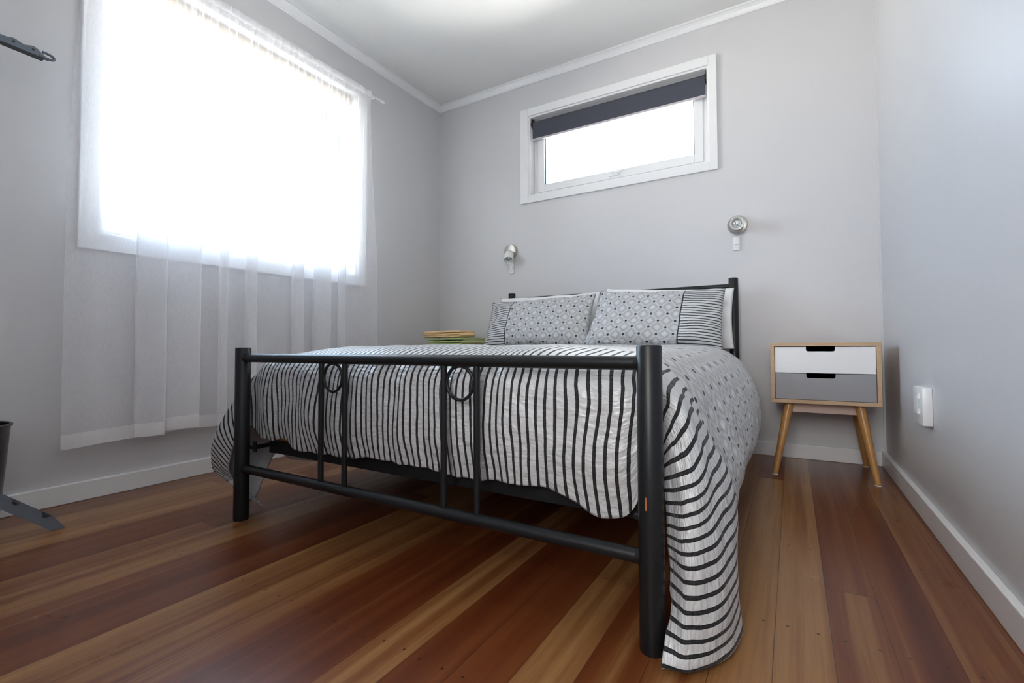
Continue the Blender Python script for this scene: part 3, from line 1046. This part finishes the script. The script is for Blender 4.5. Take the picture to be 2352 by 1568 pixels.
Rgen = [(1.95, .562), (2.02, .557), (2.085, .541), (2.135, .502), (2.172, .440), (2.200, .345), (2.203, .268), (2.170, .195)]
SM = [-.45, -.25, 0.0, .25, .45]
XM = [.95, 1.15, 1.39, 1.62, 1.80]
Mfoot = [(-1.852, .250), (-1.868, .335), (-1.867, .43), (-1.852, .500), (-1.795, .543), (-1.64, .562)]
hem_mid = [.238, .248, .250, .240, .252]
YT = {.70: -1.40, 1.0: -1.10, 1.4: -.70, 1.62: -.48}
S_all = SL[::-1] + SM + SR
net = []
for j, tv in enumerate(TT):
    row = []
    if j < 6:
        L, R = Lrows[j], Rrows[j]
        row += L[::-1]
        for k, xm in enumerate(XM):
            y, z = Mfoot[j]
            if j == 0:
                z = hem_mid[k]
            if j >= 4:
                z += (0.002, .005, .006, .006, .002)[k] * (1 if j == 5 else .4)
            row.append((xm, y, z))
        row += R
    else:
        y = YT[tv]
        G = Rgen7 if tv == .70 else Rgen
        dz = -0.008 if tv > 1.5 else 0
        dxr = {.70: 0, 1.0: 0, 1.4: -.018, 1.62: -.030}[tv]
        row += [(x, y, z + (0, 0, 0)[0]) for x, z in Lgen[::-1]]
        for k, xm in enumerate(XM):
            row.append((xm, y, (.562, .566, .566, .566, .564)[k] + dz))
        row += [(x + dxr, y, z + dz) for x, z in G]
    net.append([Vector(p) for p in row])


def spline_w(keys, x):
    """non-uniform cubic Hermite (finite-difference tangents) weights -> list of (index, weight)"""
    n = len(keys)
    i = 0
    while i < n - 2 and x > keys[i + 1]:
        i += 1
    h = keys[i + 1] - keys[i]
    f = (x - keys[i]) / h
    h00 = 2 * f ** 3 - 3 * f ** 2 + 1; h10 = f ** 3 - 2 * f ** 2 + f
    h01 = -2 * f ** 3 + 3 * f ** 2; h11 = f ** 3 - f ** 2
    w = {i: h00, i + 1: h01}

    def tang(k, c):
        a, b = max(k - 1, 0), min(k + 1, n - 1)
        g = c * h / (keys[b] - keys[a])
        w[b] = w.get(b, 0) + g
        w[a] = w.get(a, 0) - g
    tang(i, h10)
    tang(i + 1, h11)
    return list(w.items())


NS, NTT = 260, 190
s0, s1 = S_all[0], S_all[-1]
s_list = [lerp(s0, s1, i / NS) for i in range(NS + 1)]
t_list = []
for j in range(NTT + 1):
    f = j / NTT
    t_list.append(1.62 * (0.62 * f + 0.38 * f ** 2.2))
ws = [spline_w(S_all, s) for s in s_list]
grid = []
for tv in t_list:
    wt = spline_w(TT, tv)
    cols = [sum((net[j][k] * w for j, w in wt), Vector()) for k in range(len(S_all))]
    grid.append([sum((cols[k] * w for k, w in wk), Vector()) for wk in ws])


def gridn(j, i):
    a = grid[j][min(i + 1, NS)] - grid[j][max(i - 1, 0)]
    b = grid[min(j + 1, NTT)][i] - grid[max(j - 1, 0)][i]
    n = a.cross(b)
    return n.normalized() if n.length > 1e-9 else Vector((0, 0, 1))


bm = BM()
uvl = bm.loops.layers.uv.new('UVMap')
vg = []
uvs = {}
for j, tv in enumerate(t_list):
    row = []
    for i, s in enumerate(s_list):
        n = gridn(j, i)
        p = grid[j][i]
        foot = 1 - sstep(.26, .40, tv)
        side = sstep(.66, .80, abs(s))
        top = (1 - foot) * (1 - side)
        inner = (1 - sstep(.55, .68, abs(s)))
        d = 0.0
        # vertical puckers on the foot drop, stronger towards its hem and left end
        pk = noise.noise(Vector((s * 9.0, tv * 2.2, .3)))
        pk2 = noise.noise(Vector((s * 22.0, tv * 5.0, 4.3)))
        lefty = sstep(.1, -.6, s)
        d += foot * inner * ((0.008 + .012 * lefty) * pk + 0.006 * pk2 - .006)
        d += foot * inner * (1 - sstep(0, .10, tv)) * (0.006 * noise.noise(Vector((s * 16, 1.5, 2))) + .003 * noise.noise(Vector((s * 45, 3, 2))))
        # hanging side folds
        sd = noise.noise(Vector((s * 5.0 + tv * 3, tv * 8.0, 7.7)))
        d += side * (0.010 * sd + 0.004 * noise.noise(Vector((s * 14, tv * 17, 1.1))))
        # quilted, puffy top
        d += top * (0.010 * noise.noise(Vector((s * 3.2, tv * 3.2, 9.1))) + 0.003 * noise.noise(Vector((s * 11, tv * 11, 2.1))))
        # pinch folds where the cloth squeezes past the foot posts
        for sc_, am in ((.70, -.004), (-.70, -.004)):
            d += am * math.exp(-((s - sc_) / .02) ** 2) * foot
        q = p + n * d * (1 if n.z > -0.5 or True else -1)
        # hem unevenness
        if tv < .10:
            q.z += (1 - tv / .1) * inner * (0.010 * noise.noise(Vector((s * 6, 0, 5))) + .004 * noise.noise(Vector((s * 20, 0, 5))) + .02 * math.exp(-((s + .52) / .05) ** 2) - .022 * sstep(.50, .60, s))
        # keep clear of the posts, rail and floor
        for px_ in (XL, XR):
            dx, dy = q.x - px_, q.y - YF
            rr = math.hypot(dx, dy)
            lim = .0235 + .0105
            if rr < lim and q.z < .60:
                k_ = lim / max(rr, 1e-5)
                q.x, q.y = px_ + dx * k_, YF + dy * k_
        if XL < q.x < XR and q.z < .556 and q.y < -1.871:
            q.y = -1.871
        if q.z < .010:
            q.z = .010
        row.append(bm.verts.new(q))
        wu = 0.006 * foot * (1 + 1.2 * lefty) * noise.noise(Vector((s * 9, tv * 6, 31))) + .016 * foot * lefty * noise.noise(Vector((s * 6.5, tv * 7, 41))) + 0.0070 * noise.noise(Vector((s * 5, tv * 7, 12))) + 0.0015 * noise.noise(Vector((s * 20, tv * 25, 12)))
        wv = 0.004 * noise.noise(Vector((s * 6, tv * 6, 22)))
        uvs[(j, i)] = (s + wu, tv + wv)
    vg.append(row)
for j in range(NTT):
    for i in range(NS):
        f = bm.faces.new((vg[j][i], vg[j][i + 1], vg[j + 1][i + 1], vg[j + 1][i]))
        for lp, key in zip(f.loops, ((j, i), (j, i + 1), (j + 1, i + 1), (j + 1, i))):
            lp[uvl].uv = uvs[key]
me = bpy.data.meshes.new('duvet')
bm.to_mesh(me)
bm.free()
me.shade_smooth()
duvet = bpy.data.objects.new('duvet', me)
me.materials.append(MDUVET)
me.materials.append(MLINING)
COL.objects.link(duvet)
tag(duvet, 'silver duvet with black stripes at the foot and diamond pattern beyond, draped over the bed', 'duvet')
md = duvet.modifiers.new('thickness', 'SOLIDIFY')
md.thickness = 0.010
md.offset = -1.0
md.material_offset = 1
md.material_offset_rim = 1


# ------------------------------------------------------------------ pillows
def pillow(name, label, bl, br, tl, tr, thick, mat, seed, group=None, sag=0.0, flange=0.0):
    """bl,br,tl,tr: corners (bottom/top left/right) of the pillow's mid sheet; +n faces the foot of the bed"""
    bl, br, tl, tr = map(Vector, (bl, br, tl, tr))
    wid = ((br - bl).length + (tr - tl).length) / 2
    hei = ((tl - bl).length + (tr - br).length) / 2
    nrm = (br - bl).cross(tl - bl).normalized()
    bm = BM()
    uvl = bm.loops.layers.uv.new('UVMap')
    NU, NV = 64, 44
    allf = []
    for side in (1, -1):
        g = []
        for j in range(NV + 1):
            row = []
            v = j / NV * 2 - 1
            for i in range(NU + 1):
                u = i / NU * 2 - 1
                a, b = (u + 1) / 2, (v + 1) / 2
                # edges bow inwards a little, corners stay out
                bu = u * (1 - 0.035 * (1 - v * v) * abs(u) ** 3)
                bv = v * (1 - 0.055 * (1 - u * u) * abs(v) ** 3)
                a2, b2 = (bu + 1) / 2, (bv + 1) / 2
                base = (bl * (1 - a2) + br * a2) * (1 - b2) + (tl * (1 - a2) + tr * a2) * b2
                fu = max(0, 1 - abs(u) ** 3.2)
                fv = max(0, 1 - abs(v) ** 2.6)
                hgt = thick * (fu ** .62) * (fv ** .6) * (1.12 - .25 * v)
                w = noise.noise(Vector((u * 2.2 + seed, v * 2.0, side))) * .014 + noise.noise(Vector((u * 6 + seed, v * 5, side))) * .004
                rad = noise.noise(Vector((math.atan2(v, u) * 2.6 + seed, (u * u + v * v) * .8, 3.3)))
                w += rad * .016 * (abs(u * v)) ** .5
                edge = min(1, (fu * fv) * 3)
                p = base + nrm * (side * hgt + w * edge)
                p.z += noise.noise(Vector((u * 3 + seed, v * 3, 8))) * .005
                p.z -= sag * math.exp(-((u) / .5) ** 2) * b
                row.append(bm.verts.new(p))
            g.append(row)
        for j in range(NV):
            for i in range(NU):
                vs = (g[j][i], g[j][i + 1], g[j + 1][i + 1], g[j + 1][i])
                f = bm.faces.new(vs if side == 1 else vs[::-1])
                ij = ((j, i), (j, i + 1), (j + 1, i + 1), (j + 1, i))
                for lp in f.loops:
                    idx = vs.index(lp.vert)
                    jj, ii = ij[idx]
                    lp[uvl].uv = ((ii / NU - .5) * wid, (jj / NV - .5) * hei)
    bmesh.ops.remove_doubles(bm, verts=bm.verts, dist=0.0006)
    me = bpy.data.meshes.new(name)
    bm.normal_update()
    bm.to_mesh(me)
    bm.free()
    me.shade_smooth()
    o = bpy.data.objects.new(name, me)
    me.materials.append(mat)
    COL.objects.link(o)
    tag(o, label, 'pillow', group)
    return o


MPL = mat_pillow('left_pillowcase_fabric', 0.176, -1)
MPR = mat_pillow('right_pillowcase_fabric', 0.140, 1)
pillow('pillow', 'plain white pillow behind the left patterned pillow', (.68, -.175, .575), (1.33, -.175, .575), (.632, -.138, .888), (1.33, -.138, .888), .026, MWHITE_CL, 5.0, 'pillows')
pillow('pillow', 'plain white pillow behind the right patterned pillow', (1.38, -.175, .560), (2.050, -.175, .548), (1.365, -.138, .905), (2.050, -.138, .862), .026, MWHITE_CL, 9.0, 'pillows')
pillow('pillow', 'left silver diamond pillow with its striped band at the left end', (.670, -.405, .560), (1.35, -.395, .560), (.655, -.265, .850), (1.352, -.265, .864), .050, MPL, 1.0, 'pillows')
pillow('pillow', 'right silver diamond pillow with its striped band at the right end', (1.325, -.425, .560), (2.025, -.41, .545), (1.390, -.290, .872), (2.026, -.285, .846), .050, MPR, 3.0, 'pillows')

# ------------------------------------------------------------------ waste bin and clothes airer at the left edge
t = thing('wastebasket', 'black round wastebasket on the floor at the left edge, before the baseboard', 'wastebasket', (.137, -2.41, 0))
bm = BM()
add_lathe(bm, (.152, -2.425, 0), (0, 0, 1), [(.002, .098), (0.0, .100), (.006, .102), (.328, .124), (.328, .1215), (.010, .098)], 48, False, True)
obj('bin_body', bm, MBIN, t, True, 40)
bm = BM(); add_path_tube(bm, [(.152 + .1245 * math.cos(a * PI / 32), -2.425 + .1245 * math.sin(a * PI / 32), .329) for a in range(64)], .0042, 10, True)
obj('rim', bm, MBLKPL, t, True)

t = thing('clothes_airer', 'blue-grey plastic clothes airer, hooked arm above and notched leg below, at the left edge', 'clothes airer', (.27, -2.66, 0))


def strip(name, path3, poly, thick, holes=(), m=MBLUEGREY):
    """flat profile in (along, up) placed along the line path3[0]->path3[1]; thickness sideways"""
    a, b = Vector(path3[0]), Vector(path3[1])
    d = (b - a).normalized()
    side = d.cross(Vector((0, 0, 1))).normalized()
    upv = side.cross(d).normalized()
    bm = BM()
    A = [bm.verts.new(a + d * p[0] + upv * p[1] + side * thick / 2) for p in poly]
    B = [bm.verts.new(a + d * p[0] + upv * p[1] - side * thick / 2) for p in poly]
    fa = bm.faces.new(A); fb = bm.faces.new(B[::-1])
    n = len(poly)
    for i in range(n):
        bm.faces.new((A[i], B[i], B[(i + 1) % n], A[(i + 1) % n]))
    bmesh.ops.triangulate(bm, faces=[fa, fb])
    o = obj(name, bm, m, t, True, 30)
    for (hx, hy, hr) in holes:
        bm = BM()
        c = a + d * hx + upv * hy
        add_lathe(bm, c - side * (thick / 2 + .0006), side, [(0, hr), (thick + .0012, hr)], 20)
        ho = obj('hanger_hole', bm, MBLKPL, o, True, 40)
    return d, side, upv


# notched floor leg: from its tip on the floor up to the hub
tip, hub = (.308, -2.240, 0.0), (.300, -2.62, .335)
Lg = (Vector(hub) - Vector(tip)).length
poly = [(0.0, 0.0), (Lg, 0.0), (Lg, .035)]
for x in (.320, .234, .148, .061):
    poly += [(x, .035), (x - .009, .022), (x - .019, .0205), (x - .027, .026), (x - .031, .035)]
poly += [(-.028, .020)]
strip('notched_leg', (tip, hub), poly, .006)
# upper arm with scalloped edge, dark lower rib and hooked end
a0, a1 = (.162, -2.62, 1.552), (.135, -2.245, 1.552)
pts = [(0, -.008), (.392, -.008), (.396, -.004), (.384, -.001), (.378, .003)]
n = 90
La = .376
for k in range(n + 1):
    x = lerp(La, 0, k / n)
    ph = (La - x)
    amp = .5 - .5 * math.cos(2 * PI * ph / .047)
    pts.append((x, .004 + .014 * sstep(0, .012, ph) * (.45 + .55 * amp)))
hol = [(La - .024 - k * .047, .006, .0036) for k in range(7)]
d, side, upv = strip('hanger_arm', (a0, a1), pts, .012, hol)
bm = BM()
A0 = Vector(a0)
P = [(.366, -.003), (.390, -.005), (.401, -.003), (.406, .003), (.401, .009), (.390, .0115), (.375, .012)]
add_path_tube(bm, [A0 + d * p[0] + upv * p[1] + side * .004 for p in catmull(P, 5)], .0042, 12)
obj('hook', bm, MBLUEGREY, t, True)
bm = BM()
c = A0 - upv * .009
u_ = [c + side * .008, c - side * .008, c - side * .008 - upv * .006, c + side * .008 - upv * .005]
w_ = [p + d * .378 for p in u_]
A = [bm.verts.new(p) for p in u_]; B = [bm.verts.new(p) for p in w_]
bm.faces.new(A); bm.faces.new(B[::-1])
for i in range(4):
    bm.faces.new((A[i], B[i], B[(i + 1) % 4], A[(i + 1) % 4]))
obj('lower_rib', bm, MBLKPL, t)
bm = BM(); add_cyl(bm, (.285, -2.64, .30), (.165, -2.64, 1.60), .011, seg=18); obj('pole', bm, MBLUEGREY, t, True, 40)
bm = BM(); add_cyl(bm, (.285, -2.64, .28), (.281, -2.64, .40), .022, seg=20); obj('hub', bm, MBLUEGREY, t, True, 40)
for q_ in ((.52, -2.82, 0.004), (.06, -2.86, .004)):
    bm = BM(); add_cyl(bm, q_, (.285, -2.645, .31), .009, seg=12); obj('leg', bm, MBLUEGREY, t, True, 40)
